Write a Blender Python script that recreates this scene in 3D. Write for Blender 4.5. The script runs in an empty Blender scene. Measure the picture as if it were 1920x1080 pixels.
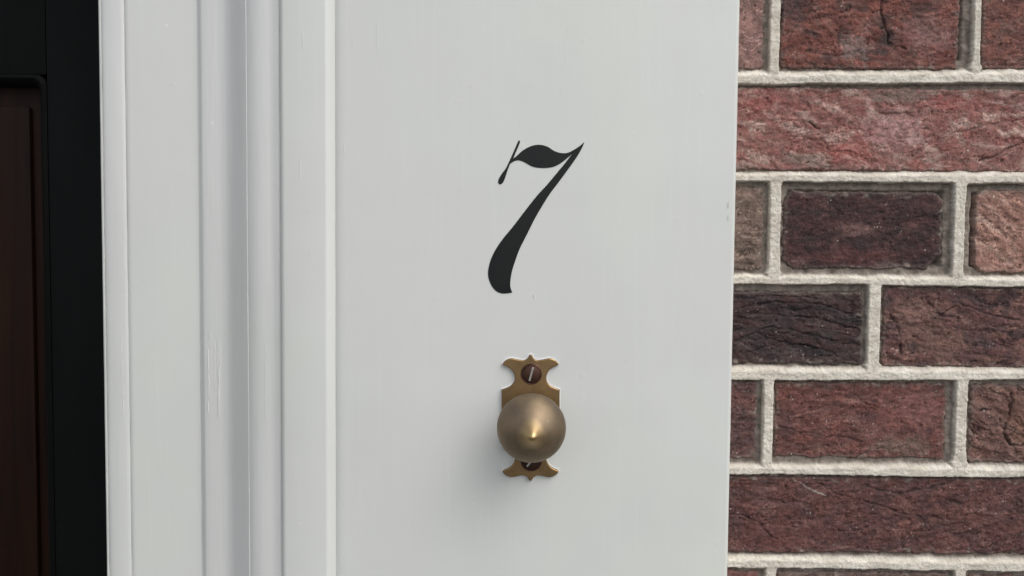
import bpy, bmesh, math, random
import numpy as np
from mathutils import Vector, Matrix
from mathutils.geometry import tessellate_polygon

scene = bpy.context.scene
C = scene.collection
R = math.radians

# ------------------------------------------------------------------ camera
CAM_H = 1.50
cam_d = bpy.data.cameras.new('camera')
cam_d.sensor_width = 36.0
FPX = 1500.0                      # focal length in pixels of a 1920 wide picture
cam_d.lens = 36.0 * FPX / 1920.0
cam_d.clip_start = 0.01
cam_d.clip_end = 1000
cam = bpy.data.objects.new('camera', cam_d)
C.objects.link(cam)
CAM_P = Vector((0, -0.50, CAM_H))
CAM_R = (Matrix.Rotation(R(90 - 2.7), 4, 'X') @ Matrix.Rotation(R(0.50), 4, 'Z'))
cam.matrix_world = Matrix.Translation(CAM_P) @ CAM_R
scene.camera = cam

# ------------------------------------------------------------------ sky, sun, exposure
SUN_EL, SUN_AZ = 50, 46           # elevation; degrees to the right of the wall's normal
world = bpy.data.worlds.new('World')
scene.world = world
world.use_nodes = True
wn, wl = world.node_tree.nodes, world.node_tree.links
wn.clear()
wo = wn.new('ShaderNodeOutputWorld'); wb = wn.new('ShaderNodeBackground')
sky = wn.new('ShaderNodeTexSky'); sky.sky_type = 'NISHITA'; sky.sun_disc = False
sky.sun_elevation = R(SUN_EL)
sky.dust_density = 3.0; sky.air_density = 1.0; sky.ozone_density = 1.0
hs = wn.new('ShaderNodeHueSaturation'); hs.inputs['Saturation'].default_value = 0.28
wl.new(sky.outputs[0], hs.inputs['Color']); wl.new(hs.outputs[0], wb.inputs[0]); wl.new(wb.outputs[0], wo.inputs[0])
wb.inputs[1].default_value = 0.15
# direction towards the sun (the wall faces -Y)
sd = Vector((math.sin(R(SUN_AZ)) * math.cos(R(SUN_EL)), -math.cos(R(SUN_AZ)) * math.cos(R(SUN_EL)), math.sin(R(SUN_EL))))
sky.sun_rotation = math.atan2(sd.x, sd.y)
sun_d = bpy.data.lights.new('sun', 'SUN'); sun_d.energy = .68; sun_d.angle = R(50); sun_d.color = (1.0, 0.955, 0.89)
sun = bpy.data.objects.new('sun', sun_d); C.objects.link(sun)
sun.rotation_euler = (-sd).to_track_quat('-Z', 'Y').to_euler()
sun.location = (1, -2, 4)
scene.view_settings.view_transform = 'Standard'
scene.view_settings.look = 'None'
scene.view_settings.gamma = 1.0
scene.view_settings.use_curve_mapping = False
scene.view_settings.exposure = 0.50

# ------------------------------------------------------------------ helpers
def at(px, py, Y):
    """the point of the plane y=Y (metres) seen at a position of the 1920x1080 photograph"""
    d = CAM_R.to_3x3() @ Vector(((px - 960) / FPX, -(py - 540) / FPX, -1))
    t = (Y - CAM_P.y) / d.y
    return CAM_P + d * t
def atx(px, Y, py=540): return at(px, py, Y).x

def mesh_obj(name, verts, faces, mat=None, parent=None, smooth=None):
    me = bpy.data.meshes.new(name)
    me.from_pydata([tuple(v) for v in verts], [], faces)
    me.update()
    return finish(name, me, mat, parent, smooth)
def finish(name, me, mat, parent, smooth=None):
    if smooth is not None:
        me.shade_smooth()
        me.set_sharp_from_angle(angle=R(smooth))
    o = bpy.data.objects.new(name, me); C.objects.link(o)
    if mat: me.materials.append(mat)
    if parent: o.parent = parent
    return o
def thing(name, label, cat, loc=(0, 0, 0)):
    o = bpy.data.objects.new(name, None); C.objects.link(o)
    o.location = loc; o['label'] = label; o['category'] = cat; o['kind'] = 'thing'
    o.empty_display_size = 0.05
    return o
def adopt(o, parent):
    """parent an object whose mesh is in world coordinates"""
    o.parent = parent
    o.matrix_parent_inverse = Matrix.Translation(-Vector(parent.location))
    return o

def box(x0, x1, y0, y1, z0, z1, bevel=0.0):
    bm = bmesh.new()
    bmesh.ops.create_cube(bm, size=1)
    for v in bm.verts:
        v.co = Vector((x0 + (v.co.x + .5) * (x1 - x0), y0 + (v.co.y + .5) * (y1 - y0), z0 + (v.co.z + .5) * (z1 - z0)))
    if bevel:
        bmesh.ops.bevel(bm, geom=bm.edges[:], offset=bevel, segments=2, profile=0.6, affect='EDGES')
    return bm
def bm_obj(name, bm, mat, parent=None, smooth=None):
    bmesh.ops.recalc_face_normals(bm, faces=bm.faces[:])
    me = bpy.data.meshes.new(name); bm.to_mesh(me); bm.free()
    o = finish(name, me, mat, None, smooth)
    if parent: adopt(o, parent)
    return o

# numpy gradient noise -------------------------------------------------
def perlin(x, y, seed=0):
    x = np.asarray(x, float); y = np.asarray(y, float)
    xi = np.floor(x).astype(np.int64); yi = np.floor(y).astype(np.int64)
    xf, yf = x - xi, y - yi
    def grad(ix, iy, dx, dy):
        h = (ix * 374761393 + iy * 668265263 + seed * 1442695041) & 0xffffffff
        h = ((h ^ (h >> 13)) * 1274126177) & 0xffffffff
        h = (h ^ (h >> 16)) & 0xffff
        a = h * (2 * math.pi / 65536.0)
        return np.cos(a) * dx + np.sin(a) * dy
    u = xf * xf * xf * (xf * (xf * 6 - 15) + 10); v = yf * yf * yf * (yf * (yf * 6 - 15) + 10)
    a = grad(xi, yi, xf, yf); b = grad(xi + 1, yi, xf - 1, yf)
    c = grad(xi, yi + 1, xf, yf - 1); d = grad(xi + 1, yi + 1, xf - 1, yf - 1)
    return 1.4 * ((a * (1 - u) + b * u) * (1 - v) + (c * (1 - u) + d * u) * v)
def fbm(x, y, seed=0, octv=4, gain=0.5):
    s = 0; a = 1; t = 0
    for k in range(octv):
        s = s + a * perlin(x * 2 ** k + 17.3 * k, y * 2 ** k - 9.1 * k, seed + k); t += a; a *= gain
    return s / t
def sstep(a, b, x):
    t = np.clip((x - a) / (b - a), 0, 1); return t * t * (3 - 2 * t)
def lin(c):
    c = np.asarray(c, float) / 255.0
    return np.where(c < 0.04045, c / 12.92, ((c + 0.055) / 1.055) ** 2.4)

# ------------------------------------------------------------------ materials
def new_mat(name):
    m = bpy.data.materials.new(name); m.use_nodes = True
    nt = m.node_tree; b = nt.nodes['Principled BSDF']
    return m, nt, nt.nodes, nt.links, b
def tex(nodes, links, vec, scale, detail=4, rough=0.5, dist=0.0):
    n = nodes.new('ShaderNodeTexNoise'); n.inputs['Scale'].default_value = scale
    n.inputs['Detail'].default_value = detail; n.inputs['Roughness'].default_value = rough
    n.inputs['Distortion'].default_value = dist
    links.new(vec, n.inputs['Vector']); return n
def mapping(nodes, links, vec, scale):
    m = nodes.new('ShaderNodeMapping'); m.inputs['Scale'].default_value = scale
    links.new(vec, m.inputs['Vector']); return m.outputs[0]
def maprange(nodes, links, val, a, b, c, d):
    m = nodes.new('ShaderNodeMapRange'); links.new(val, m.inputs['Value'])
    for k, v in zip(('From Min', 'From Max', 'To Min', 'To Max'), (a, b, c, d)): m.inputs[k].default_value = v
    return m.outputs[0]
def mixc(nodes, links, fac, a, b, mode='MIX'):
    m = nodes.new('ShaderNodeMix'); m.data_type = 'RGBA'; m.blend_type = mode
    for sock, v in ((m.inputs['Factor'], fac), (m.inputs['A'], a), (m.inputs['B'], b)):
        pass
    ins = [s for s in m.inputs if s.enabled]
    for s, v in zip((m.inputs[0], m.inputs[6], m.inputs[7]), (fac, a, b)):
        if isinstance(v, (int, float)): s.default_value = v
        elif isinstance(v, tuple): s.default_value = (*v, 1)
        else: links.new(v, s)
    return m.outputs[2]
def bump(nodes, links, h, strength, dist, normal=None):
    b = nodes.new('ShaderNodeBump'); b.inputs['Strength'].default_value = strength
    b.inputs['Distance'].default_value = dist; links.new(h, b.inputs['Height'])
    if normal: links.new(normal, b.inputs['Normal'])
    return b.outputs[0]

def paint_mat(name, col, rough=0.3, dirt=0.10, coat=0.0):
    m, nt, N, L, b = new_mat(name)
    geo = N.new('ShaderNodeNewGeometry').outputs['Position']
    big = tex(N, L, mapping(N, L, geo, (1, 1, .45)), 9, 4, .55)
    streak = tex(N, L, mapping(N, L, geo, (1, 1, .03)), 210, 5, .65)
    brush = tex(N, L, mapping(N, L, geo, (1, 1, .02)), 130, 3, .55, .3)
    speck = tex(N, L, geo, 700, 2, .5)
    orange = tex(N, L, geo, 55, 3, .5)
    vor = N.new('ShaderNodeTexVoronoi'); vor.inputs['Scale'].default_value = 42; L.new(geo, vor.inputs['Vector'])
    nib = maprange(N, L, vor.outputs['Distance'], .035, .09, 1, 0)
    c = mixc(N, L, maprange(N, L, big.outputs[0], .35, .68, 0, 1), tuple(x * (1 - dirt) for x in col), col)
    hue = tex(N, L, mapping(N, L, geo, (1, 1, .6)), 6.5, 3, .5, .4)
    c = mixc(N, L, maprange(N, L, hue.outputs[0], .42, .62, 0, .5), c, (col[0] * 1.0, col[1] * .965, col[2] * .99))
    c = mixc(N, L, maprange(N, L, hue.outputs[0], .46, .28, 0, .5), c, (col[0] * 1.02, col[1] * 1.02, col[2] * .95))
    c = mixc(N, L, maprange(N, L, streak.outputs[0], .55, .8, 0, .30), c, tuple(min(1, x * 1.10) for x in col))
    sp = maprange(N, L, tex(N, L, geo, 160, 2, .5).outputs[0], .77, .80, 0, .5)
    c = mixc(N, L, sp, c, tuple(min(1, x * 1.3) for x in col))
    L.new(c, b.inputs['Base Color'])
    L.new(maprange(N, L, big.outputs[0], .3, .7, rough * .8, rough * 1.35), b.inputs['Roughness'])
    n = bump(N, L, brush.outputs[0], .16, .0005)
    n = bump(N, L, orange.outputs[0], .14, .0012, n)
    n = bump(N, L, streak.outputs[0], .10, .00010, n)
    n = bump(N, L, nib, .3, .00018, n)
    L.new(n, b.inputs['Normal'])
    if coat:
        b.inputs['Coat Weight'].default_value = coat; b.inputs['Coat Roughness'].default_value = .12
    return m
M_white = paint_mat('white_paint', (.606, .622, .596), .33, .05)
M_gloss = paint_mat('white_gloss_paint', (.585, .598, .582), .19, .07)
M_paint_glint = paint_mat('white_paint_and_glint', (.86, .87, .86), .14, .02, .6)  # paint edge and specks; also the painted sun glints on the mouldings
M_black = paint_mat('black_paint', (.0036, .0041, .0044), .65, .3)
for m_ in (M_black,):
    m_.node_tree.nodes['Principled BSDF'].inputs['Specular IOR Level'].default_value = .12

def wood_mat():
    m, nt, N, L, b = new_mat('dark_brown_wood')
    geo = N.new('ShaderNodeNewGeometry').outputs['Position']
    g = tex(N, L, mapping(N, L, geo, (1, 1, .05)), 90, 6, .6, .8)
    c = mixc(N, L, maprange(N, L, g.outputs[0], .3, .7, 0, 1), (.0070, .0030, .0018), (.0190, .0074, .0036))
    L.new(c, b.inputs['Base Color']); b.inputs['Roughness'].default_value = .6
    b.inputs['Specular IOR Level'].default_value = .12
    L.new(bump(N, L, g.outputs[0], .3, .0006), b.inputs['Normal'])
    return m
M_wood = wood_mat()

def attr_mat(name, grain_scale, grain_amt, bump_d, rough):
    m, nt, N, L, b = new_mat(name)
    at_ = N.new('ShaderNodeAttribute'); at_.attribute_name = 'tone'
    geo = N.new('ShaderNodeNewGeometry').outputs['Position']
    g = tex(N, L, geo, grain_scale, 5, .65)
    g2 = tex(N, L, geo, grain_scale * .28, 4, .6)
    f = maprange(N, L, g.outputs[0], .3, .7, 1 - grain_amt, 1 + grain_amt)
    f2 = maprange(N, L, g2.outputs[0], .3, .7, 1 - grain_amt * .7, 1 + grain_amt * .7)
    mul = N.new('ShaderNodeMath'); mul.operation = 'MULTIPLY'; L.new(f, mul.inputs[0]); L.new(f2, mul.inputs[1])
    v = N.new('ShaderNodeVectorMath'); v.operation = 'SCALE'; L.new(at_.outputs['Color'], v.inputs[0]); L.new(mul.outputs[0], v.inputs['Scale'])
    L.new(v.outputs[0], b.inputs['Base Color'])
    b.inputs['Roughness'].default_value = rough
    b.inputs['Specular IOR Level'].default_value = .35
    n = bump(N, L, g.outputs[0], .8, bump_d)
    n = bump(N, L, g2.outputs[0], .7, bump_d * 2.2, n)
    L.new(n, b.inputs['Normal'])
    return m
M_brick = attr_mat('brick_clay', 1000, .40, .0005, .80)
M_mortar = attr_mat('lime_mortar', 1200, .15, .0006, .92)

def far_brick_mat():
    m, nt, N, L, b = new_mat('plain_brick_clay')
    oi = N.new('ShaderNodeObjectInfo')
    geo = N.new('ShaderNodeNewGeometry').outputs['Position']
    cr = N.new('ShaderNodeValToRGB'); L.new(oi.outputs['Random'], cr.inputs[0])
    cr.color_ramp.elements[0].color = (.035, .018, .018, 1); cr.color_ramp.elements[1].color = (.19, .085, .065, 1)
    e = cr.color_ramp.elements.new(.5); e.color = (.10, .042, .036, 1)
    g = tex(N, L, geo, 60, 7, .7)
    c = mixc(N, L, maprange(N, L, g.outputs[0], .4, .7, 0, .6), cr.outputs[0], (.16, .12, .10))
    c = mixc(N, L, maprange(N, L, g.outputs[0], .5, .25, 0, .5), c, (.03, .02, .02))
    L.new(c, b.inputs['Base Color']); b.inputs['Roughness'].default_value = .85
    L.new(bump(N, L, g.outputs[0], .9, .004), b.inputs['Normal'])
    return m
M_fbrick = far_brick_mat()
def plain_noise_mat(name, c0, c1, scale, rough, bd):
    m, nt, N, L, b = new_mat(name)
    geo = N.new('ShaderNodeNewGeometry').outputs['Position']
    g = tex(N, L, geo, scale, 6, .65)
    L.new(mixc(N, L, maprange(N, L, g.outputs[0], .3, .7, 0, 1), c0, c1), b.inputs['Base Color'])
    b.inputs['Roughness'].default_value = rough
    L.new(bump(N, L, g.outputs[0], .6, bd), b.inputs['Normal'])
    return m
M_fmortar = plain_noise_mat('plain_mortar', (.40, .37, .31), (.55, .51, .44), 150, .92, .0015)
M_pave = plain_noise_mat('pavement_stone', (.065, .063, .06), (.11, .105, .10), 30, .9, .002)
M_ink = plain_noise_mat('black_lettering_paint', (.0035, .0038, .0048), (.006, .007, .0065), 40, .42, .0003)
M_ink.node_tree.nodes['Principled BSDF'].inputs['Specular IOR Level'].default_value = .3

def brass_mat(name, base, dark, rough):
    m, nt, N, L, b = new_mat(name)
    geo = N.new('ShaderNodeNewGeometry').outputs['Position']
    g = tex(N, L, geo, 70, 5, .6); f = tex(N, L, geo, 900, 3, .6)
    c = mixc(N, L, maprange(N, L, g.outputs[0], .35, .65, 0, 1), dark, base)
    L.new(c, b.inputs['Base Color']); b.inputs['Metallic'].default_value = 1
    L.new(maprange(N, L, g.outputs[0], .3, .7, rough * 1.2, rough * .85), b.inputs['Roughness'])
    L.new(bump(N, L, f.outputs[0], .25, .0001), b.inputs['Normal'])
    return m
M_knob = brass_mat('aged_brass', (.265, .20, .13), (.19, .147, .105), .36)
def worn_knob():
    m = M_knob; nt = m.node_tree; N, L = nt.nodes, nt.links; b = N['Principled BSDF']
    tc = N.new('ShaderNodeTexCoord'); sep = N.new('ShaderNodeSeparateXYZ'); L.new(tc.outputs['Object'], sep.inputs[0])
    cmb = N.new('ShaderNodeCombineXYZ'); L.new(sep.outputs['X'], cmb.inputs['X']); L.new(sep.outputs['Z'], cmb.inputs['Z'])
    ln = N.new('ShaderNodeVectorMath'); ln.operation = 'LENGTH'; L.new(cmb.outputs[0], ln.inputs[0])
    cl = tex(N, L, tc.outputs['Object'], 120, 4, .6)
    ad = N.new('ShaderNodeMath'); ad.operation = 'MULTIPLY_ADD'; L.new(cl.outputs[0], ad.inputs[0]); ad.inputs[1].default_value = .006; L.new(ln.outputs['Value'], ad.inputs[2])
    worn = maprange(N, L, ad.outputs[0], .0045, .0125, 1, 0)       # handled, polished point; dull patina outside
    old = b.inputs['Base Color'].links[0].from_socket
    c = mixc(N, L, worn, old, (.47, .335, .165))
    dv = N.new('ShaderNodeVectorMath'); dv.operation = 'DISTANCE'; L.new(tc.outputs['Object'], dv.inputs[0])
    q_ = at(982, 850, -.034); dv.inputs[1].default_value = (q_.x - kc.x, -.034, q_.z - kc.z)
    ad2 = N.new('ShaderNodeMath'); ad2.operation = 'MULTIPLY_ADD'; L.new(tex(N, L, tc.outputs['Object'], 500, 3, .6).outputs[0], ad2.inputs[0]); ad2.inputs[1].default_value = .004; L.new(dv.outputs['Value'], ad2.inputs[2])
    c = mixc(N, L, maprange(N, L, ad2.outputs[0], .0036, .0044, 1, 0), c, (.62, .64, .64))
    # a chip and a few pale nicks
    sp = tex(N, L, tc.outputs['Object'], 330, 2, .5)
    c = mixc(N, L, maprange(N, L, sp.outputs[0], .72, .77, 0, .5), c, (.6, .6, .56))
    L.new(c, b.inputs['Base Color'])
    L.new(maprange(N, L, worn, 0, 1, .54, .37), b.inputs['Roughness'])
kc = at(995, 783, 0)
worn_knob()
M_plate = brass_mat('brown_brass', (.33, .22, .11), (.21, .14, .07), .45)
M_screw = brass_mat('dark_screw_metal', (.11, .06, .045), (.05, .03, .024), .5)
M_scratch = brass_mat('bare_steel', (.75, .74, .70), (.5, .49, .47), .3)

# ------------------------------------------------------------------ ground
g = mesh_obj('pavement', [(-150, -150, 0), (150, -150, 0), (150, 150, 0), (-150, 150, 0)], [(0, 1, 2, 3)], M_pave)
g['kind'] = 'structure'

# ------------------------------------------------------------------ brick wall
YW = 0.030                        # nominal brick face, metres behind the board's face
TOP = 2.45
wall = thing('brick_wall', 'red and maroon brick wall with raised pale mortar joints right of the white frame', 'wall', (atx(1640, YW), YW, 0))
def wz(py, px=1640): return at(px, py, YW).z
def wx(px, py=540): return at(px, py, YW).x
# bed joints: (top, bottom) at the left end (x=1385) and the right end (x=1900) of the photograph
BED = [(-44, -20, -48, -22), (131, 160, 128, 157), (320, 341, 320, 345), (511, 532, 515, 538), (682, 712, 687, 712), (865, 888, 868, 894), (1036, 1062, 1043, 1069), (1216, 1240, 1222, 1246)]
XL, XR = 1385, 1900
def bed_edge(k, which, X):
    a = BED[k]; p0, p1 = (a[0], a[2]) if which == 't' else (a[1], a[3])
    z0 = at(XL, p0, YW).z; z1 = at(XR, p1, YW).z; x0 = wx(XL); x1 = wx(XR)
    return z0 + (np.asarray(X) - x0) / (x1 - x0) * (z1 - z0)
# head joints of each course (left, right) in pixels
HEAD = [[(1440, 1462), (1820, 1837), (2168, 2188)], [(1990, 2010)], [(1439, 1463), (1783, 1807), (2160, 2182)], [(1623, 1649)],
        [(1427, 1449), (1786, 1811), (2155, 2178)], [(1985, 2006)], [(1431, 1453), (1783, 1806), (2150, 2172)]]
def row_mid(r): return (BED[r][1] + BED[r + 1][0]) / 2
X0, X1 = wx(1345), wx(2180)
Z1, Z0 = wz(-40), wz(1236)
STEP = 0.00062

def grid_mesh(name, xs, zs, Ydep, tone, mat, depth=None):
    """sheet of nx*nz vertices, closed round the rim back to depth; tone is an (n,3) linear colour"""
    nx, nz = len(xs), len(zs)
    Xg, Zg = np.meshgrid(xs, zs)
    co = np.stack([Xg.ravel(), Ydep.ravel(), Zg.ravel()], 1)
    i = np.arange((nz - 1) * (nx - 1)); a = (i // (nx - 1)) * nx + i % (nx - 1)
    q = np.stack([a, a + 1, a + nx + 1, a + nx], 1)
    tn = tone.reshape(-1, 3)
    if depth is not None:
        ring = np.concatenate([np.arange(nx), np.arange(1, nz) * nx + nx - 1, (nz - 1) * nx + np.arange(nx - 2, -1, -1), np.arange(nz - 2, 0, -1) * nx])
        n0 = len(co); rc = co[ring].copy(); rc[:, 1] = depth
        co = np.concatenate([co, rc]); tn = np.concatenate([tn, tn[ring]])
        m = len(ring); j = np.arange(m); k = (j + 1) % m
        q = np.concatenate([q, np.stack([ring[j], n0 + j, n0 + k, ring[k]], 1)])
        cap = list(n0 + np.arange(m))
    me = bpy.data.meshes.new(name)
    me.vertices.add(len(co)); me.vertices.foreach_set('co', co.astype(np.float32).ravel())
    me.loops.add(q.size); me.loops.foreach_set('vertex_index', q.astype(np.int32).ravel())
    me.polygons.add(len(q)); me.polygons.foreach_set('loop_start', (np.arange(len(q)) * 4).astype(np.int32))
    me.update(calc_edges=True)
    at_ = me.color_attributes.new('tone', 'FLOAT_COLOR', 'POINT')
    cc = np.ones((len(co), 4), np.float32); cc[:, :3] = tn
    at_.data.foreach_set('color', cc.ravel())
    me.shade_smooth(); me.materials.append(mat)
    return me

# ---- mortar: one sheet whose joints stand proud of the bricks
xs = np.arange(X0, X1, STEP); zs = np.arange(Z0, Z1, STEP)
Xg, Zg = np.meshgrid(xs, zs); U, V = Xg * 1000, Zg * 1000      # millimetres
ridge = np.zeros_like(Xg)
topness = np.zeros_like(Xg)
dist = np.full_like(Xg, -99.0)          # how far inside a joint (mm)
for k in range(len(BED)):
    zt = bed_edge(k, 't', Xg) * 1000 + 1.7 * fbm(U / 15, V * 0 + k * 7.7, 3, 4) + .7 * fbm(U / 1.7, V / 3, 4, 3)
    zb = bed_edge(k, 'b', Xg) * 1000 + 1.1 * fbm(U / 26, V * 0 + k * 5.1, 5, 3) + .5 * fbm(U / 2.2, V / 3, 6, 3)
    t = (zt - V) / (zt - zb)
    cut = .44 + .22 * fbm(U / 18, V * 0 + k, 8, 3)
    prof = (.12 * sstep(0, .12, t) + .88 * np.clip(t / cut, 0, 1) ** .95) * sstep(0, .7, V - zb + .25)
    ridge = np.maximum(ridge, np.where((t > 0) & (V > zb - .3), prof, 0))
    dist = np.maximum(dist, np.minimum(zt - V, V - zb))
for r in range(len(BED) - 1):
    inrow = (V < bed_edge(r, 'b', Xg) * 1000 + 3) & (V > bed_edge(r + 1, 't', Xg) * 1000 - 5.2)
    for j, (pl, pr) in enumerate(HEAD[r]):
        sl = (wx(pl, BED[r + 1][0]) - wx(pl, BED[r][1])) * 1000
        xl = wx(pl, row_mid(r)) * 1000 + .5 * fbm(V / 16, U * 0 + r * 3 + j, 11, 3) + .35 * fbm(V / 2, U / 3, 12, 3)
        xr = wx(pr, row_mid(r)) * 1000 + .5 * fbm(V / 16, U * 0 + r * 3 + j, 13, 3) + .35 * fbm(V / 2, U / 3, 14, 3)
        # flare where it meets the joint below
        fl = (.3 + 1.7 * ((r * 5 + j * 3) % 4) / 3) * np.exp(-np.abs(V - bed_edge(r + 1, 't', Xg) * 1000) / (1.3 + .7 * ((r + j) % 3))) * (1 + .9 * fbm(U / 3, V / 3, 15, 2)) + .8 * np.exp(-np.abs(V - bed_edge(r, 'b', Xg) * 1000) / 1.5)
        s = np.minimum(U - xl + fl, xr + fl - U)
        pv = sstep(-.2, .9, s) * .95
        ridge = np.where(inrow, np.maximum(ridge, pv), ridge)
        dist = np.where(inrow, np.maximum(dist, s), dist)
H_R = 4.0
lowf = fbm(U / 22, V / 22, 21, 3)
bed = -1.5 + 1.9 * fbm(U / 9, V / 9, 22, 4) - sstep(4, 9, -dist) * 9
h = bed * (1 - ridge) + ridge * (H_R - .9 + .9 * lowf)
h += .42 * fbm(U / 2.6, V / 2.2, 24, 4) + .22 * fbm(U / 1.0, V / 1.0, 25, 2)
pits = sstep(.34, .6, fbm(U / 1.6, V / 1.6, 26, 2)); h -= pits * .5 * ridge
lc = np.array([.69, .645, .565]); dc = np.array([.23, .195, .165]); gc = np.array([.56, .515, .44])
n1 = sstep(-.35, .35, fbm(U / 14, V / 6, 31, 4))[..., None]
face = gc * (1 - n1) + lc * n1
dirt = sstep(.08, .45, fbm(U / 4, V / 3.4, 33, 5, .6))[..., None] * .45
stain = (sstep(.0, .4, fbm(U / 26, V / 18, 36, 4)) * .30)[..., None]
face = face * (1 - dirt) + np.array([.33, .29, .24]) * dirt
face = face * (1 - stain) + np.array([.42, .36, .30]) * stain
w = sstep(.12, .7, ridge)[..., None]
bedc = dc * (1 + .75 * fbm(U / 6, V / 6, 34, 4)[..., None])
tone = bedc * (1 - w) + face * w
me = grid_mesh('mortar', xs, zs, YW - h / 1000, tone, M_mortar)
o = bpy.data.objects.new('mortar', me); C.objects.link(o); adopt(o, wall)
MH = h

# ---- the bricks the photograph shows: outline (px), palette, surface character
# cols: base, second tone, patch/bloom; then parameters
RED, DK = 1, 2
def px_rect(l, r_, t, b_): return (wx(l, (t + b_) / 2) * 1000, wx(r_, (t + b_) / 2) * 1000, wz(b_) * 1000, wz(t) * 1000)
E = 1.0
def brick(seed, rect, base, second, light, dark, bloom=.3, darkamt=.3, fold=.4, ftilt=0.0, bumpy=1.0, radius=3.0, lift=0.0, edge_grey=.5, special=None):
    l, r_, b_, t = px_rect(rect[0] - 3, rect[1] + 1, rect[2], rect[3] + 3.5)
    pad = 5.0
    xs = np.arange(l - pad, r_ + pad, STEP * 1000); zs = np.arange(b_ - pad, t + pad, STEP * 1000)
    U, V = np.meshgrid(xs, zs)
    cx, cz, hx, hz = (l + r_) / 2, (b_ + t) / 2, (r_ - l) / 2, (t - b_) / 2
    rr = radius
    qx = np.abs(U - cx) - hx + rr; qz = np.abs(V - cz) - hz + rr
    d = -(np.hypot(np.maximum(qx, 0), np.maximum(qz, 0)) + np.minimum(np.maximum(qx, qz), 0) - rr)
    d = d + 1.9 * fbm(U / 9, V / 9, seed + 50, 3) + .9 * fbm(U / 2, V / 2, seed + 51, 3)
    s = seed * 13
    # warped coordinates: folds of hand-moulded clay run along the brick
    wxn = U + 9 * fbm(U / 30, V / 22, s + 1, 3); wzn = V + U * ftilt + 7 * fbm(U / 34, V / 20, s + 2, 3)
    fo = 1 - np.abs(fbm(wxn / 26, wzn / 4.6, s + 3, 4))
    crease = sstep(.93, .995, fo)
    cmask = sstep(-.15, .35, fbm(U / 24, V / 16, s + 4, 2))
    crease = crease * cmask
    lumps = fbm(wxn / 15, wzn / 10, s + 5, 4)
    grain = fbm(U / 1.5, V / 1.3, s + 6, 3)
    mid = fbm(U / 4.2, V / 3.2, s + 7, 4)
    step_n = fbm(wxn / 38, wzn / 13, s + 8, 3); ledge = sstep(-.03, .05, step_n) * .9
    gm = .22 + .95 * sstep(-.25, .3, fbm(wxn / 16, wzn / 10, s + 15, 3))
    grain = grain * gm; mid = mid * (.5 + .6 * gm)
    pit = sstep(.40, .62, fbm(U / 3.1, V / 2.6, s + 9, 2))
    h = (lift - 6.5 * (1 - sstep(-1.2, 1.9, d)) + bumpy * (1.1 * lumps + .62 * mid + .30 * grain) - fold * 1.25 * crease + fold * ledge - pit * 1.1 * bumpy)
    # ---- colour of the clay
    nA = sstep(-.3, .3, fbm(wxn / 20, wzn / 9, s + 20, 5))[..., None]
    col = lin(base) * (1 - nA) + lin(second) * nA
    nB = (sstep(-.02, .30, fbm(wxn / 15, wzn / 8, s + 21, 6, .62)) * bloom)[..., None]
    col = col * (1 - nB) + lin(light) * nB
    nC = (sstep(0, .28, fbm(wxn / 16, wzn / 9, s + 22, 6, .6)) * darkamt * 1.15)[..., None]
    col = col * (1 - nC) + lin(dark) * nC
    lum = (col @ np.array([.3, .5, .2]))[..., None]; col = lum + (col - lum) * .76
    col = col * np.array([1.12, 1.06, .98])
    col = col * (1 + .75 * grain + .42 * mid + 1.1 * np.maximum(grain - .12, 0))[..., None]
    cr = (np.clip(crease * .7 + pit * .6, 0, 1) * .6)[..., None]
    col = col * (1 - cr) + col * .35 * cr
    # mortar film and dust along the rim
    e = (np.clip((1 - sstep(.3, 4.2, d + 1.6 * mid)) * edge_grey, 0, 1))[..., None]
    col = col * (1 - e) + np.array([.19, .155, .135]) * e
    sm = (sstep(.12, .34, fbm(U / 8, V / 5, s + 33, 5, .6)) * (1 - sstep(1.5, 7, d)) * .55)[..., None]
    col = col * (1 - sm) + np.array([.30, .265, .225]) * sm; h = h + sm[..., 0] * .6
    # lime specks
    sp = sstep(.62, .70, fbm(U / 1.15, V / 1.15, s + 30, 1)) * sstep(.1, .4, fbm(U / 12, V / 12, s + 31, 2))
    col = col * (1 - sp[..., None] * .75) + np.array([.6, .57, .52]) * sp[..., None] * .75
    if special: h, col = special(U, V, h, col, d, s)
    me = grid_mesh('brick', xs / 1000, zs / 1000, YW - h / 1000, np.clip(col, 0.004, .9), M_brick, depth=YW + .05)
    o = bpy.data.objects.new('brick', me); C.objects.link(o); adopt(o, wall)
    return o
def P(px, py): q = at(px, py, YW); return q.x * 1000, q.z * 1000
def gouge(h, col, U, V, pts, width, depth, tint=(.012, .01, .01), k=.8):
    """a crack or groove along a polyline given in photo pixels"""
    D = np.full_like(U, 1e3)
    U, V = U + 2.2 * fbm(U / 9, V / 9, 71, 4), V + 2.2 * fbm(U / 9, V / 9, 72, 4)
    q = [P(*p) for p in pts]
    for (ax, az), (bx, bz) in zip(q[:-1], q[1:]):
        vx, vz = bx - ax, bz - az
        t = np.clip(((U - ax) * vx + (V - az) * vz) / (vx * vx + vz * vz + 1e-9), 0, 1)
        D = np.minimum(D, np.hypot(U - ax - t * vx, V - az - t * vz))
    wm = width * (.62 + .75 * fbm(U / 5, V / 5, 78, 2))
    m = (1 - sstep(wm * .25, wm * 1.1 + .12, D)) * np.clip(.75 + .9 * fbm(U / 6, V / 6, 79, 2), 0, 1)
    h = h - m * depth * .75; k = k * .85
    if tint is not None: col = col * (1 - m[..., None] * k) + np.array(tint) * m[..., None] * k
    return h, col
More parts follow.
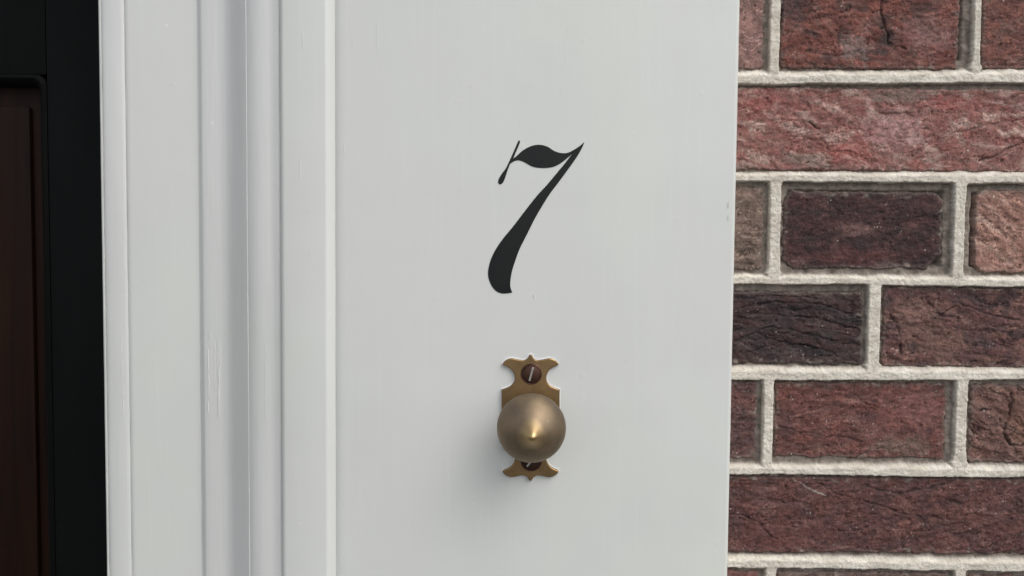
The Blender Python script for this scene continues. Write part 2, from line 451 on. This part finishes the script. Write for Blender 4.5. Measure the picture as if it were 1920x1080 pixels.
def patch(col, U, V, px, py, rx, ry, c, k, seed):
    x, z = P(px, py)
    d = np.hypot((U - x) / rx, (V - z) / ry) + 1.1 * fbm(U / 9, V / 6, seed, 6, .62)
    m = ((1 - sstep(.35, 1.25, d)) * min(1, k * 1.15))[..., None]
    c = np.array(c, float); c = c.mean() * .25 + c * .75
    m = m * np.clip(.8 + .8 * fbm(U / 1.8, V / 1.6, seed + 5, 3), .1, 1.2)[..., None]
    return col * (1 - m) + lin(c) * m

def sp_long(U, V, h, col, d, s):     # crack low on the right, pits on the left
    h, col = gouge(h, col, U, V, [(1517, 229), (1524, 237), (1535, 240)], 1.0, 2.5, (.004, .004, .004), 1)
    h, col = gouge(h, col, U, V, [(1512, 190), (1517, 205), (1520, 212)], .7, .8, (.03, .015, .015), .7)
    h, col = gouge(h, col, U, V, [(1838, 302), (1870, 290), (1900, 274), (1935, 262)], 1.0, 1.9, (.03, .016, .015), .6)
    h, col = gouge(h, col, U, V, [(1500, 255), (1540, 266), (1590, 270)], .9, .6, None)
    h, col = gouge(h, col, U, V, [(1740, 272), (1800, 246), (1870, 232), (1940, 215)], 1.1, .8, None)
    col = patch(col, U, V, 1780, 195, 18, 6, (150, 66, 62), .7, s + 61)
    col = patch(col, U, V, 1590, 282, 15, 7, (160, 74, 66), .7, s + 62)
    col = patch(col, U, V, 1430, 195, 22, 10, (150, 72, 68), .6, s + 63)
    col = patch(col, U, V, 1690, 180, 26, 5, (118, 100, 90), .8, s + 64)
    col = patch(col, U, V, 1510, 300, 16, 5, (122, 102, 88), .8, s + 65)
    col = patch(col, U, V, 1680, 245, 22, 14, (176, 128, 124), .6, s + 66)
    return h, col
def sp_fold(U, V, h, col, d, s):
    for i, pts in enumerate([[(1378, 600), (1420, 585), (1470, 592), (1530, 596), (1610, 618)], [(1376, 640), (1440, 612), (1500, 622), (1570, 640), (1615, 650)],
                [(1400, 660), (1470, 640), (1540, 655), (1570, 668)], [(1390, 575), (1450, 566), (1540, 570), (1600, 590)], [(1420, 625), (1480, 645), (1530, 650)],
                [(1400, 560), (1460, 553), (1530, 560)]]):
        h, col = gouge(h, col, U, V, pts, .9, 1.3, (.006, .005, .006), .6)
    return h, col
def sp_orange(U, V, h, col, d, s):
    col = patch(col, U, V, 1715, 590, 16, 13, (132, 94, 82), .6, s + 61)
    col = patch(col, U, V, 1760, 640, 22, 12, (118, 82, 70), .6, s + 62)
    h, col = gouge(h, col, U, V, [(1670, 590), (1685, 620), (1690, 665)], 1.5, 1.3)
    h, col = gouge(h, col, U, V, [(1735, 560), (1760, 592), (1800, 570), (1860, 592), (1910, 600)], 1.4, 1.2)
    h, col = gouge(h, col, U, V, [(1725, 562), (1732, 567)], 1.2, 1.4)
    return h, col
def sp_c4(U, V, h, col, d, s):
    h, col = gouge(h, col, U, V, [(1897, 740), (1893, 780), (1880, 815), (1895, 832), (1925, 836)], 1.5, 2.6)
    h, col = gouge(h, col, U, V, [(1835, 768), (1858, 770)], 1.2, 1.8)
    col = patch(col, U, V, 1925, 790, 14, 16, (126, 86, 66), .7, s + 61)
    return h, col
def sp_r0(U, V, h, col, d, s):
    h, col = gouge(h, col, U, V, [(1655, -30), (1652, 20), (1662, 60), (1668, 85), (1700, 92)], 1.7, 2.2)
    col = patch(col, U, V, 1665, 75, 8, 10, (52, 44, 44), .8, s + 61)
    col = patch(col, U, V, 1600, 90, 12, 8, (136, 116, 110), .6, s + 62)
    col = patch(col, U, V, 1740, 65, 18, 14, (140, 100, 96), .55, s + 63)
    col = patch(col, U, V, 1490, 10, 12, 12, (60, 48, 48), .8, s + 64)
    return h, col
def sp_r4(U, V, h, col, d, s):
    col = patch(col, U, V, 1720, 770, 24, 13, (140, 84, 78), .6, s + 61)
    h, col = gouge(h, col, U, V, [(1600, 740), (1625, 758), (1650, 765)], .9, 1.0)
    h, col = gouge(h, col, U, V, [(1460, 800), (1530, 815), (1600, 822), (1620, 830)], 1.0, .9)
    for p in ((1692, 790), (1725, 796)): h, col = gouge(h, col, U, V, [p, (p[0] + 3, p[1] + 1)], .9, 1.4)
    col = patch(col, U, V, 1690, 835, 22, 6, (118, 98, 84), .6, s + 62)
    h, col = gouge(h, col, U, V, [(1640, 842), (1690, 838)], .7, 1.1)
    return h, col
def sp_r5(U, V, h, col, d, s):
    h, col = gouge(h, col, U, V, [(1485, 897), (1515, 914), (1550, 928)], .55, -.1, (.50, .47, .42), .75)
    h, col = gouge(h, col, U, V, [(1370, 960), (1415, 975), (1440, 1000), (1460, 1010)], 1.1, 1.5)
    h, col = gouge(h, col, U, V, [(1530, 905), (1570, 925), (1640, 945), (1720, 970), (1735, 976), (1734, 990)], .9, 1.0)
    h, col = gouge(h, col, U, V, [(1620, 910), (1680, 925), (1740, 915), (1790, 900)], 1.5, .9)
    col = patch(col, U, V, 1450, 1010, 26, 14, (104, 56, 52), .5, s + 61)
    for p in ((1690, 1024),): h, col = gouge(h, col, U, V, [p, (p[0] + 8, p[1])], 1.2, 1.6)
    return h, col
def sp_r2(U, V, h, col, d, s):
    x, z = P(1775, 508); q = np.hypot(U - x, V - z) + 2.5 * fbm(U / 6, V / 6, s + 70, 4)
    h = h - 6.5 * (1 - sstep(9, 12.5, q)); m = ((1 - sstep(10, 15, q)) * .6)[..., None]
    col = col * (1 - m) + np.array([.16, .12, .11]) * m
    x, z = P(1660, 515); q = np.hypot((U - x) / 1.5, V - z) + 2.0 * fbm(U / 5, V / 5, s + 71, 4)
    m = ((1 - sstep(5, 12, q)) * .6)[..., None]; col = col * (1 - m) + np.array([.17, .125, .11]) * m
    col = patch(col, U, V, 1600, 430, 14, 5, (122, 84, 78), .7, s + 61)
    col = patch(col, U, V, 1600, 480, 32, 6, (96, 48, 46), .6, s + 62)
    return h, col
ash = (112, 96, 90)
brick(1, (1300, 1434, -30, 131), (142, 104, 100), (120, 88, 84), (160, 128, 122), (84, 66, 64), .5, .4, .2)
brick(2, (1464, 1800, -30, 129), (116, 62, 52), (98, 50, 44), (132, 100, 94), (58, 44, 44), .35, .6, .4, 0, 1.1, special=sp_r0)
brick(3, (1841, 2160, -30, 127), (112, 64, 54), (94, 54, 50), (140, 112, 104), (60, 46, 46), .3, .5, .5)
brick(4, (1290, 1984, 163, 320), (128, 74, 70), (130, 86, 81), (160, 131, 124), (108, 76, 72), .95, .35, .45, .12, .9, lift=.4, edge_grey=.35, special=sp_long)
brick(5, (1300, 1432, 349, 507), (124, 102, 92), (102, 84, 76), (140, 120, 110), (78, 66, 60), .5, .5, .4)
brick(6, (1468, 1768, 357, 503), (66, 38, 40), (52, 33, 36), (112, 78, 72), (38, 29, 32), .28, .5, .3, -.1, .8, radius=9, special=sp_r2)
brick(7, (1828, 2156, 352, 508), (148, 108, 96), (138, 96, 86), (170, 142, 132), (104, 76, 68), .6, .45, .5, .6, 1.2, radius=8)
brick(8, (1270, 1618, 545, 683), (52, 41, 43), (62, 40, 40), (78, 66, 66), (30, 26, 29), .4, .5, .8, .1, 1.0, special=sp_fold)
brick(9, (1655, 2340, 535, 686), (82, 54, 55), (94, 60, 58), (128, 92, 80), (52, 40, 44), .45, .6, .5, .15, 1.2, special=sp_orange)
brick(10, (1290, 1420, 714, 862), (98, 62, 60), (84, 58, 58), (120, 92, 90), (56, 44, 48), .3, .5, .5)
brick(11, (1452, 1774, 714, 858), (106, 60, 54), (94, 56, 54), (130, 96, 88), (68, 48, 50), .4, .4, .4, -.1, 1.0, special=sp_r4)
brick(12, (1817, 2150, 716, 864), (106, 72, 66), (94, 64, 62), (136, 104, 92), (68, 50, 44), .45, .5, .9, .5, 1.3, special=sp_c4)
brick(13, (1280, 1980, 892, 1036), (94, 56, 52), (82, 50, 50), (116, 84, 82), (58, 42, 44), .4, .45, .6, -.12, 1.1, lift=.3, edge_grey=.35, special=sp_r5)
brick(14, (1290, 1424, 1068, 1212), (126, 74, 72), (104, 66, 64), (130, 104, 98), (66, 50, 50), .4, .4, .4)
brick(15, (1456, 1776, 1070, 1212), (112, 88, 84), (96, 72, 68), (130, 110, 104), (66, 54, 52), .4, .4, .4)
brick(16, (1812, 2144, 1074, 1212), (110, 72, 68), (96, 62, 60), (130, 104, 98), (66, 50, 50), .4, .4, .4)

# ---- the rest of the wall, beyond the photograph
course = (wz(332) - wz(1051)) / 4
zc = [bed_edge(k, 't', wx(1640)) * .5 + bed_edge(k, 'b', wx(1640)) * .5 for k in range(8)]
zc = [float(z) for z in zc]
head_x = wx(1445); pitch = wx(1805) - wx(1445)
XE = 1.45                         # right end of the built wall
up = []; z = zc[0]; n = 0
while z < TOP - .02: up.append((z, min(z + course, TOP), -1 - n)); z += course; n += 1
z = zc[7]; n = 7; dn = []
while z > .02: dn.append((max(z - course, 0), z, n)); z -= course; n += 1
mid = [(zc[k + 1], zc[k], k) for k in range(7)]
bmj = []                          # joint strips (x0,x1,z0,z1)
def cheap_brick(x0, x1, z0, z1, cache={}):
    w_, h_ = x1 - x0, z1 - z0
    key = (round(w_, 2), round(h_, 3), random.randrange(3))
    if key not in cache:
        bm = box(-w_ / 2, w_ / 2, 0, .06, -h_ / 2, h_ / 2, .003)
        for v in bm.verts: v.co += Vector((random.uniform(-1, 1), random.uniform(-.6, .6), random.uniform(-1, 1))) * .0012
        me = bpy.data.meshes.new('brick'); bmesh.ops.recalc_face_normals(bm, faces=bm.faces[:]); bm.to_mesh(me); bm.free()
        me.materials.append(M_fbrick); me.shade_smooth(); me.set_sharp_from_angle(angle=R(50)); cache[key] = me
    o = bpy.data.objects.new('brick', cache[key]); C.objects.link(o)
    o.parent = wall; o.location = Vector(((x0 + x1) / 2, YW + random.uniform(-.0008, .0012), (z0 + z1) / 2)) - Vector(wall.location)
random.seed(5)
XB = wx(1375)
for (z0, z1, k) in up + dn + mid:
    fine = 0 <= k <= 6
    if k % 2 == 0: j0, pt = head_x, pitch
    elif k % 4 == 3: j0, pt = wx(1636), pitch * 2
    else: j0, pt = wx(1636) - pitch, pitch * 2
    x = j0 - 2 * pt
    js = []
    while x < XE + pt: js.append(x); x += pt
    jt = .0040
    for a, b_ in zip(js[:-1], js[1:]):
        if b_ < XB - .01 or a > XE: continue
        b2 = min(b_, XE)
        if fine and (a + b_) / 2 < X1: continue
        if b2 - a < .02: continue
        cheap_brick(max(a, XB - .03) + jt, b2 - jt, z0 + jt, z1 - jt)
    for a in js:
        if a < XB - .02 or a > XE: continue
        if fine and a < X1 + .002: continue
        bmj.append((a - jt, a + jt, z0, z1))
    if not fine or k == 6:
        bmj.append((XB - .03, XE, z0 - jt, z0 + jt)) if not (k == 6) else bmj.append((X1, XE, z0 - jt, z0 + jt))
    elif fine: bmj.append((X1, XE, z0 - jt, z0 + jt))
bm = bmesh.new()
for i, (x0, x1, z0, z1) in enumerate(bmj):
    b2 = box(x0, x1, YW - .0030 + (.0003 if x1 - x0 < .05 else 0), YW + .02, z0, z1, .0012)
    tmp = bpy.data.meshes.new('t'); b2.to_mesh(tmp); b2.free(); bm.from_mesh(tmp); bpy.data.meshes.remove(tmp)
bm_obj('mortar', bm, M_fmortar, wall, 40)['kind'] = 'stuff'
bm_obj('backing', box(XB - .05, XE, YW + .012, YW + .24, 0, TOP), M_fmortar, wall)

# ------------------------------------------------------------------ painted door frame
frame = thing('door_surround', 'pale grey painted timber door frame with stepped mouldings between dark doorway and brick wall', 'door frame', (atx(700, 0), 0, 0))
def prism(name, prof, mat, z0=0.0, z1=TOP, wob=.00012, seed=0, back=None):
    """prof: (pixel column, depth in mm behind the board's face) left to right along the front; closed at the back"""
    pts = [(atx(px, d / 1000), d / 1000) for px, d in prof]
    yb = (back if back is not None else 45) / 1000
    zs_ = sorted(set([z0, z1] + list(np.arange(1.22, 1.78, .006))))
    nv = len(pts) + 2; verts = []; 
    for z in zs_:
        for i, (x, y) in enumerate(pts):
            dx = wob * float(fbm(np.array(z * 40.), np.array(i * .35 + seed * 9), 5, 3)) * 1.6
            dy = wob * float(fbm(np.array(z * 30. + 50), np.array(i * .35 + seed * 9), 6, 3))
            verts.append((x + dx, y + dy, z))
        verts.append((pts[-1][0], yb, z)); verts.append((pts[0][0], yb, z))
    faces = []
    for k in range(len(zs_) - 1):
        for i in range(nv):
            j = (i + 1) % nv
            faces.append((k * nv + i, k * nv + j, (k + 1) * nv + j, (k + 1) * nv + i))
    faces.append(tuple(range(nv))[::-1]); faces.append(tuple((len(zs_) - 1) * nv + i for i in range(nv)))
    me = bpy.data.meshes.new(name); me.from_pydata(verts, [], faces); me.update()
    bm = bmesh.new(); bm.from_mesh(me); bmesh.ops.recalc_face_normals(bm, faces=bm.faces[:]); bm.to_mesh(me); bm.free()
    return adopt(finish(name, me, mat, None, 38), frame)
def arc(px0, d0, px1, d1, bulge, n=8):
    """points of a bulged line from one profile point to another; bulge in mm towards the viewer"""
    out = []
    for i in range(n + 1):
        t = i / n
        out.append((px0 + (px1 - px0) * t, d0 + (d1 - d0) * t - bulge * 4 * t * (1 - t)))
    return out
# wide board carrying the number, its right arris softly rounded
prism('wide_board', [(628, 2.4), (630, 1.5), (634, .55), (640, .12), (650, 0), (1369, 0), (1372, .15), (1374, .6), (1375, 1.4), (1375.2, 2.5)], M_white, seed=1)
# raised strip with a chamfer down to the board
prism('raised_strip', [(527, .2), (528.4, -3.2), (531.5, -4.2), (535, -4.5), (609, -4.5), (612, -4.4), (614, -4.0), (616, -3.3), (629, 1.6), (631, 2.2), (633, 2.6)], M_white, seed=2, back=40)
# stepped ogee moulding
def ogee():
    px = np.arange(382, 464.1, 2.0); sl = np.interp(px, [382, 392, 412, 424, 440, 452, 464], [.22, .04, -.08, .16, 1.05, 1.2, .85])
    z = 15.6 - np.concatenate([[0], np.cumsum((sl[1:] + sl[:-1]) / 2 * 2 * .345)])
    out = list(zip(px.tolist(), z.tolist())); e = z[-1]
    out += [(465.2, e + .15), (466.4, e - .15)]
    px = np.arange(467.5, 521, 2.5); sl = np.interp(px, [467, 476, 490, 505, 514, 521], [.70, .36, .06, -.10, .05, .35])
    z = e - .45 - np.concatenate([[0], np.cumsum((sl[1:] + sl[:-1]) / 2 * 2.5 * .345)])
    out += list(zip(px.tolist(), z.tolist())); e = z[-1]
    return out + [(523.5, e + .05), (525.5, e + .35), (527.2, e + .6)]
OGP = ogee()
def OG(px): return float(np.interp(px, [p[0] for p in OGP], [p[1] for p in OGP]))
prof = [(374.2, 18.85), (376.5, 18.5), (378.6, 17.3), (380, 16.2)] + ogee()
prism('ogee_moulding', prof, M_gloss, seed=3, back=48)
# flat inner board
prism('inner_board', [(240.6, 20.1), (242.2, 19.35), (245, 18.95), (250, 18.8), (366, 18.8), (374, 18.85)], M_white, seed=4, back=60)
# bead along the edge of the doorway
prism('edge_bead', [(197.9, 20.5), (199.4, 19.5)] + arc(201, 19.1, 237, 19.1, .55, 8) + [(239, 19.5), (240.4, 20.1)], M_gloss, seed=5, back=58)
prism('sealing_strip', [(192.6, 26), (192.8, 20.4), (193.8, 19.6), (195.5, 19.5), (197, 20.1), (197.8, 20.5)], M_white, seed=6, back=58)
# paint specks on the boards; sun glints on the mouldings shaped as pale ridges
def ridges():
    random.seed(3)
    def raised_streak(px, py0, py1, wpx, depth_mm, jit):
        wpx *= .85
        """a thin raised pale streak with an uneven width"""
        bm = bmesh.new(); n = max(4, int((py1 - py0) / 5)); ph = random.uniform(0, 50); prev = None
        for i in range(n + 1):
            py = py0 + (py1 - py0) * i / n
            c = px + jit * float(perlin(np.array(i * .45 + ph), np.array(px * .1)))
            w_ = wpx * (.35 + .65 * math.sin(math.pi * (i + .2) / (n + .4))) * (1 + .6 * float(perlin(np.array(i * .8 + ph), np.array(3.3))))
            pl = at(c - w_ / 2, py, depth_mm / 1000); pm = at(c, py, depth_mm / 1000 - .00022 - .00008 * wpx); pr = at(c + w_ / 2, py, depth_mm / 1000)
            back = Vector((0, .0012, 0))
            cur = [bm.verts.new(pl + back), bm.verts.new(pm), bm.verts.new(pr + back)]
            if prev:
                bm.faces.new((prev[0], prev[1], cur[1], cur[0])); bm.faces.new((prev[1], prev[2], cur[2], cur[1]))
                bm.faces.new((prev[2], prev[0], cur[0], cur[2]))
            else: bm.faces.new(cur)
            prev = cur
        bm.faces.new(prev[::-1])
        bm_obj('speck_or_glint', bm, M_paint_glint, frame, 60)
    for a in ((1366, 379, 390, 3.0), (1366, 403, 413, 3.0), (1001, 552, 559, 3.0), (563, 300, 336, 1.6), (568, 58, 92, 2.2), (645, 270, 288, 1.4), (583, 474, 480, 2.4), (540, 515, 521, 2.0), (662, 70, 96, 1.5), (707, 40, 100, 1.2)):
        raised_streak(a[0], a[1], a[2], a[3], 0.0 if a[0] > 640 else -4.5, .8)
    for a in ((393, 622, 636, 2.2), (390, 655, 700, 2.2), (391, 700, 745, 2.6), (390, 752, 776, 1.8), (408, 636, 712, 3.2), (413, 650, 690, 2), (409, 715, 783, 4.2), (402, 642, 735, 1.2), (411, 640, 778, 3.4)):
        raised_streak(a[0], a[1], a[2], a[3], OG(a[0]) - .16, 1.1)  # sun highlights on the ogee, put in as whiter raised streaks
    for a in ((497, 642, 666, 1.1), (497.5, 672, 788, 1.2)): raised_streak(a[0], a[1], a[2], a[3], OG(a[0]) - .09, .5)
    for a in ((227, 630, 668, 1.4), (228, 676, 712, 1.5), (230, 722, 742, 1.6), (231, 748, 784, 1.4)): raised_streak(a[0], a[1], a[2], a[3], 18.65, 1.6)  # painted glints on the edge bead
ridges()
# jamb side, head of the frame and the far jamb
XO = atx(193, .022)
W_OP = .92
bm_obj('jamb', box(XO + .0008, atx(300, .05), .0585, .36, 0, TOP), M_black, frame)
bm_obj('jamb', box(XO - W_OP - .30, XO - W_OP, .003, .36, 0, TOP, .002), M_white, frame)
bm_obj('frame_head', box(XO - W_OP + .001, XO - .001, .02, .36, 2.20, TOP, .002), M_white, frame)
bm_obj('threshold', box(XO - W_OP + .001, XO - .001, .02, .36, 0, .05, .004), M_pave, frame)

# ------------------------------------------------------------------ the dark door set back in the opening
YD = .260
door = thing('front_door', 'black painted door standing in shade with a sunken dark brown wooden panel', 'door', (XO - W_OP / 2, YD, 0.05))
dx1 = XO - .002; dx0 = XO - W_OP + .002
px0 = at(97, 700, YD).x; pz1 = at(60, 140, YD).z; pz0 = pz1 - .62
lx = dx0 + (dx1 - px0)
M_b2 = M_black
def dbox(name, a, b_, c, d, y0=YD, y1=YD + .045, mat=M_black, bev=.002, par=door): return bm_obj(name, box(a, b_, y0, y1, c, d, bev), mat, par, 40)
dbox('stile', px0, dx1 + .06, .052, 2.198)
dbox('stile', dx0, lx, .052, 2.198)
dbox('rail', lx + .0003, px0 - .0003, pz1, 2.198, YD + .0005)
dbox('rail', lx + .0003, px0 - .0003, .052, pz0, YD + .0005)
# bead round the panel, curved in at the top corner
def bead(w0, y0, y1, mat, name):
    bm = bmesh.new()
    r_ = .010
    def loop(off, y):
        x1 = px0 - off; z1_ = pz1 - off; x0_ = lx + off; z0_ = pz0 + off
        vs = []
        rr = max(r_ - off * .3, .004)
        for (cx_, cz_, a0) in ((x1 - rr, z1_ - rr, 0), (x0_ + rr, z1_ - rr, 90), (x0_ + rr, z0_ + rr, 180), (x1 - rr, z0_ + rr, 270)):
            for i in range(7):
                a = R(a0 + i * 15); vs.append(bm.verts.new((cx_ + rr * math.cos(a), y, cz_ + rr * math.sin(a))))
        return vs
    ls = [loop(0, y0 + .008), loop(0, y0), loop(w0 * .35, y0 - .002), loop(w0 * .7, y0 + .001), loop(w0, y1)]
    for A, B in zip(ls[:-1], ls[1:]):
        for i in range(len(A)):
            j = (i + 1) % len(A); bm.faces.new((A[i], A[j], B[j], B[i]))
    # spandrels behind the rounded corners
    return bm_obj(name, bm, mat, door, 40)
bead(.009, YD, YD + .014, M_black, 'panel_bead')
dbox('panel', lx - .004, px0 + .004, pz0 - .004, pz1 + .004, YD + .016, YD + .035, M_wood)
dbox('raised_field', lx + .03, px0 - .022, pz0 + .04, pz1 - .028, YD + .009, YD + .016, M_wood, .003)
# ------------------------------------------------------------------ the painted number
def outline(pts, n=6):
    """Catmull-Rom through pts; a point with a third value is a corner"""
    N_ = len(pts); out = []
    for i in range(N_):
        p1, p2 = pts[i], pts[(i + 1) % N_]
        p0 = pts[i - 1] if len(p1) == 2 else p1
        p3 = pts[(i + 2) % N_] if len(p2) == 2 else p2
        for k in range(n):
            t = k / n
            out.append(tuple(.5 * ((2 * p1[a]) + (-p0[a] + p2[a]) * t + (2 * p0[a] - 5 * p1[a] + 4 * p2[a] - p3[a]) * t * t + (-p0[a] + 3 * p1[a] - 3 * p2[a] + p3[a]) * t ** 3) for a in (0, 1)))
    return out
SEVEN = [(706, 86, 1), (690, 125), (655, 185), (600, 262), (550, 330), (490, 410), (440, 490), (400, 560), (350, 660), (310, 740), (280, 820), (262, 880), (252, 940), (253, 980),
         (264, 1009, 1), (235, 1014), (200, 1015), (165, 1000), (135, 965), (116, 910), (118, 860), (135, 800), (165, 740), (210, 675), (260, 615), (310, 550), (360, 485), (420, 410), (480, 345), (530, 285), (580, 225), (630, 160, 1),
         (595, 190), (555, 220), (510, 240), (450, 246), (390, 238), (345, 214), (312, 200), (280, 202), (250, 220, 1), (234, 262), (220, 305), (206, 335), (190, 346), (178, 338), (180, 315), (200, 280), (224, 248),
         (245, 205), (270, 150), (290, 105), (300, 81), (306, 77), (311, 84), (300, 115), (285, 150), (270, 186, 1), (290, 172), (330, 137), (380, 111), (430, 103), (480, 115), (520, 140), (560, 153), (600, 153), (640, 135), (675, 112)]
def slab(name, pts2, y_front, y_back, mat, loc, parent=None, bev=0.0):
    pts3 = [Vector((x, 0, z)) for x, z in pts2]
    tri = tessellate_polygon([pts3])
    n = len(pts3)
    v = [(p.x, y_front, p.z) for p in pts3] + [(p.x, y_back, p.z) for p in pts3]
    f = [tuple(t) for t in tri] + [tuple(i + n for i in t)[::-1] for t in tri]
    f += [(i, (i + 1) % n, (i + 1) % n + n, i + n) for i in range(n)]
    bm = bmesh.new(); vs = [bm.verts.new(a) for a in v]
    for t in f:
        try: bm.faces.new([vs[i] for i in t])
        except ValueError: pass
    bmesh.ops.recalc_face_normals(bm, faces=bm.faces[:])
    me = bpy.data.meshes.new(name); bm.to_mesh(me); bm.free()
    me.materials.append(mat)
    o = bpy.data.objects.new(name, me); C.objects.link(o); o.location = loc
    return o
s7 = 3.273; c7 = at(1005, 408, 0)
pts = []
for x, y in outline(SEVEN):
    q = at(880 + x / s7, 240 + y / s7, 0); pts.append((q.x - c7.x, q.z - c7.z))
seven = slab('house_number', pts, -.00025, .0002, M_ink, (c7.x, 0, c7.z))
seven['label'] = 'black painted number 7 with a leaf-shaped top bar on the pale board'
seven['category'] = 'house number'

# ------------------------------------------------------------------ brass knob on its shaped plate
kc = at(995, 783, 0)
knob = thing('brass_knob', 'aged brass pointed round knob on a waisted backplate below the number', 'knob', (kc.x, 0, kc.z))
SC = 3.375
half = [(455, 149), (463, 153), (474, 172), (496, 184), (532, 181), (575, 173), (610, 184), (630, 204), (631, 213), (620, 220), (598, 229), (570, 252), (555, 290), (563, 325), (590, 352), (638, 370, 1)]
def mirror(pts, ax, v):
    return [((2 * ax - p[0]) if v == 'x' else p[0], (2 * ax - p[1]) if v == 'y' else p[1]) + tuple(p[2:]) for p in pts]
up_r = half; dn_r = [p for p in mirror(half, 548, 'y')][::-1]
right = up_r + dn_r
left = mirror(right, 455, 'x')[::-1]
full = right + left[1:-1]
PL = []
for x, y in outline(full, 6):
    q = at(860 + x / SC, 620 + y / SC, 0); PL.append((q.x - kc.x, q.z - kc.z))
def offset(pts, d, seed=None):
    n = len(pts); out = []
    for i in range(n):
        a = Vector(pts[i - 1]); b_ = Vector(pts[i]); c = Vector(pts[(i + 1) % n])
        e1 = (b_ - a); e2 = (c - b_)
        nn = Vector((e1.y, -e1.x)).normalized() + Vector((e2.y, -e2.x)).normalized() if e1.length and e2.length else Vector((0, 0))
        if nn.length: nn.normalize()
        dd = d
        if seed is not None: dd = d * (1 + 1.1 * float(fbm(np.array(b_.x * 400), np.array(b_.y * 400), seed, 3)))
        out.append(tuple(b_ + nn * -dd))
    return out
area = sum(PL[i - 1][0] * PL[i][1] - PL[i][0] * PL[i - 1][1] for i in range(len(PL)))
sgn = 1 if area < 0 else -1
def plate_mesh():
    """three rims: wall line, sharp shoulder, inset face edge, with a hole cut by nothing (screws sit in sunk cups)"""
    bm = bmesh.new()
    rims = [(PL, .001), (PL, -.0017), (offset(PL, -.0006 * sgn), -.0023)]
    rows = [[bm.verts.new((x, y, z)) for x, z in ps] for ps, y in rims]
    n = len(PL)
    for A, B in zip(rows[:-1], rows[1:]):
        for i in range(n):
            try: bm.faces.new((A[i], A[(i + 1) % n], B[(i + 1) % n], B[i]))
            except ValueError: pass
    for r_, rev in ((rows[2], False), (rows[0], True)):
        tri = tessellate_polygon([[Vector((v.co.x, v.co.z, 0)) for v in r_]])
        for t in tri:
            try: bm.faces.new([r_[i] for i in t])
            except ValueError: pass
    bmesh.ops.recalc_face_normals(bm, faces=bm.faces[:])
    me = bpy.data.meshes.new('backplate'); bm.to_mesh(me); bm.free(); return me
pm = plate_mesh(); pm.materials.append(M_plate); pm.materials.append(M_screw)
for p_ in pm.polygons:
    if abs(p_.normal.y) < .15: p_.material_index = 1
plate = bpy.data.objects.new('backplate', pm); C.objects.link(plate); plate.parent = knob
bead_ = slab('paint_edge', offset(PL, .00055 * sgn, 9), -.0004, .0004, M_paint_glint, (0, 0, 0)); bead_.parent = knob
def lathe(name, prof, mat, loc, parent, n=64, smooth=60):
    """prof: (radius, distance towards the viewer)"""
    bm = bmesh.new(); rows = []
    for r_, y in prof:
        if r_ < 1e-6: rows.append([bm.verts.new((0, -y, 0))])
        else: rows.append([bm.verts.new((r_ * math.cos(2 * math.pi * i / n), -y, r_ * math.sin(2 * math.pi * i / n))) for i in range(n)])
    for A, B in zip(rows[:-1], rows[1:]):
        for i in range(n):
            j = (i + 1) % n
            if len(A) == 1 and len(B) == 1: continue
            if len(A) == 1: bm.faces.new((A[0], B[j], B[i]))
            elif len(B) == 1: bm.faces.new((A[i], A[j], B[0]))
            else: bm.faces.new((A[i], A[j], B[j], B[i]))
    bmesh.ops.recalc_face_normals(bm, faces=bm.faces[:])
    me = bpy.data.meshes.new(name); bm.to_mesh(me); bm.free()
    o = finish(name, me, mat, None, smooth); o.parent = parent; o.location = loc
    return o
# onion shaped grip drawn out to a soft point
KP = [(0, .0022), (.0105, .0022), (.0108, .0045), (.0085, .007), (.0078, .0105), (.0095, .0145), (.0140, .0185), (.0182, .0225), (.0201, .0252), (.0206, .0278), (.0203, .0306), (.0194, .0336), (.0178, .0366), (.0156, .0394), (.0131, .0420), (.0106, .0443), (.0081, .0465), (.0058, .0487), (.0040, .0507), (.0026, .0523), (.0016, .0532), (.0008, .0537), (0, .0539)]
def smooth_prof(p, n=4):
    out = []
    for i in range(len(p) - 1):
        p0, p1, p2, p3 = p[max(i - 1, 0)], p[i], p[i + 1], p[min(i + 2, len(p) - 1)]
        for k in range(n):
            t = k / n
            out.append(tuple(max(0, .5 * ((2 * p1[a]) + (-p0[a] + p2[a]) * t + (2 * p0[a] - 5 * p1[a] + 4 * p2[a] - p3[a]) * t * t + (-p0[a] + 3 * p1[a] - 3 * p2[a] + p3[a]) * t ** 3)) for a in (0, 1)))
    out.append(p[-1]); return out
grip = lathe('knob_grip', smooth_prof(KP), M_knob, (-.0002, 0, -.0003), knob, 96)
def screw(px, py, tilt):
    q = at(px, py, -.0023); loc = (q.x - kc.x, -.0023, q.z - kc.z)
    s = lathe('screw', [(0, -.001), (.0066, -.001), (.0067, .0000), (.0063, .00025), (.0060, .0001), (.0055, .0002), (.0052, .0007), (.0035, .0011), (0, .00125)], M_screw, loc, knob, 40, 35)
    bm = box(-.0006, .0006, -.0014, -.0004, -.0044, .0044, .0002)
    for v in bm.verts: v.co.x += .00025 * math.sin(v.co.z * 900)
    bmesh.ops.recalc_face_normals(bm, faces=bm.faces[:])
    me = bpy.data.meshes.new('screw_slot'); bm.to_mesh(me); bm.free(); me.materials.append(M_scratch)
    sl = bpy.data.objects.new('screw_slot', me); C.objects.link(sl); sl.parent = s; sl.rotation_euler = (0, R(tilt), 0)
screw(996, 701.5, 17); screw(996, 864, 40)
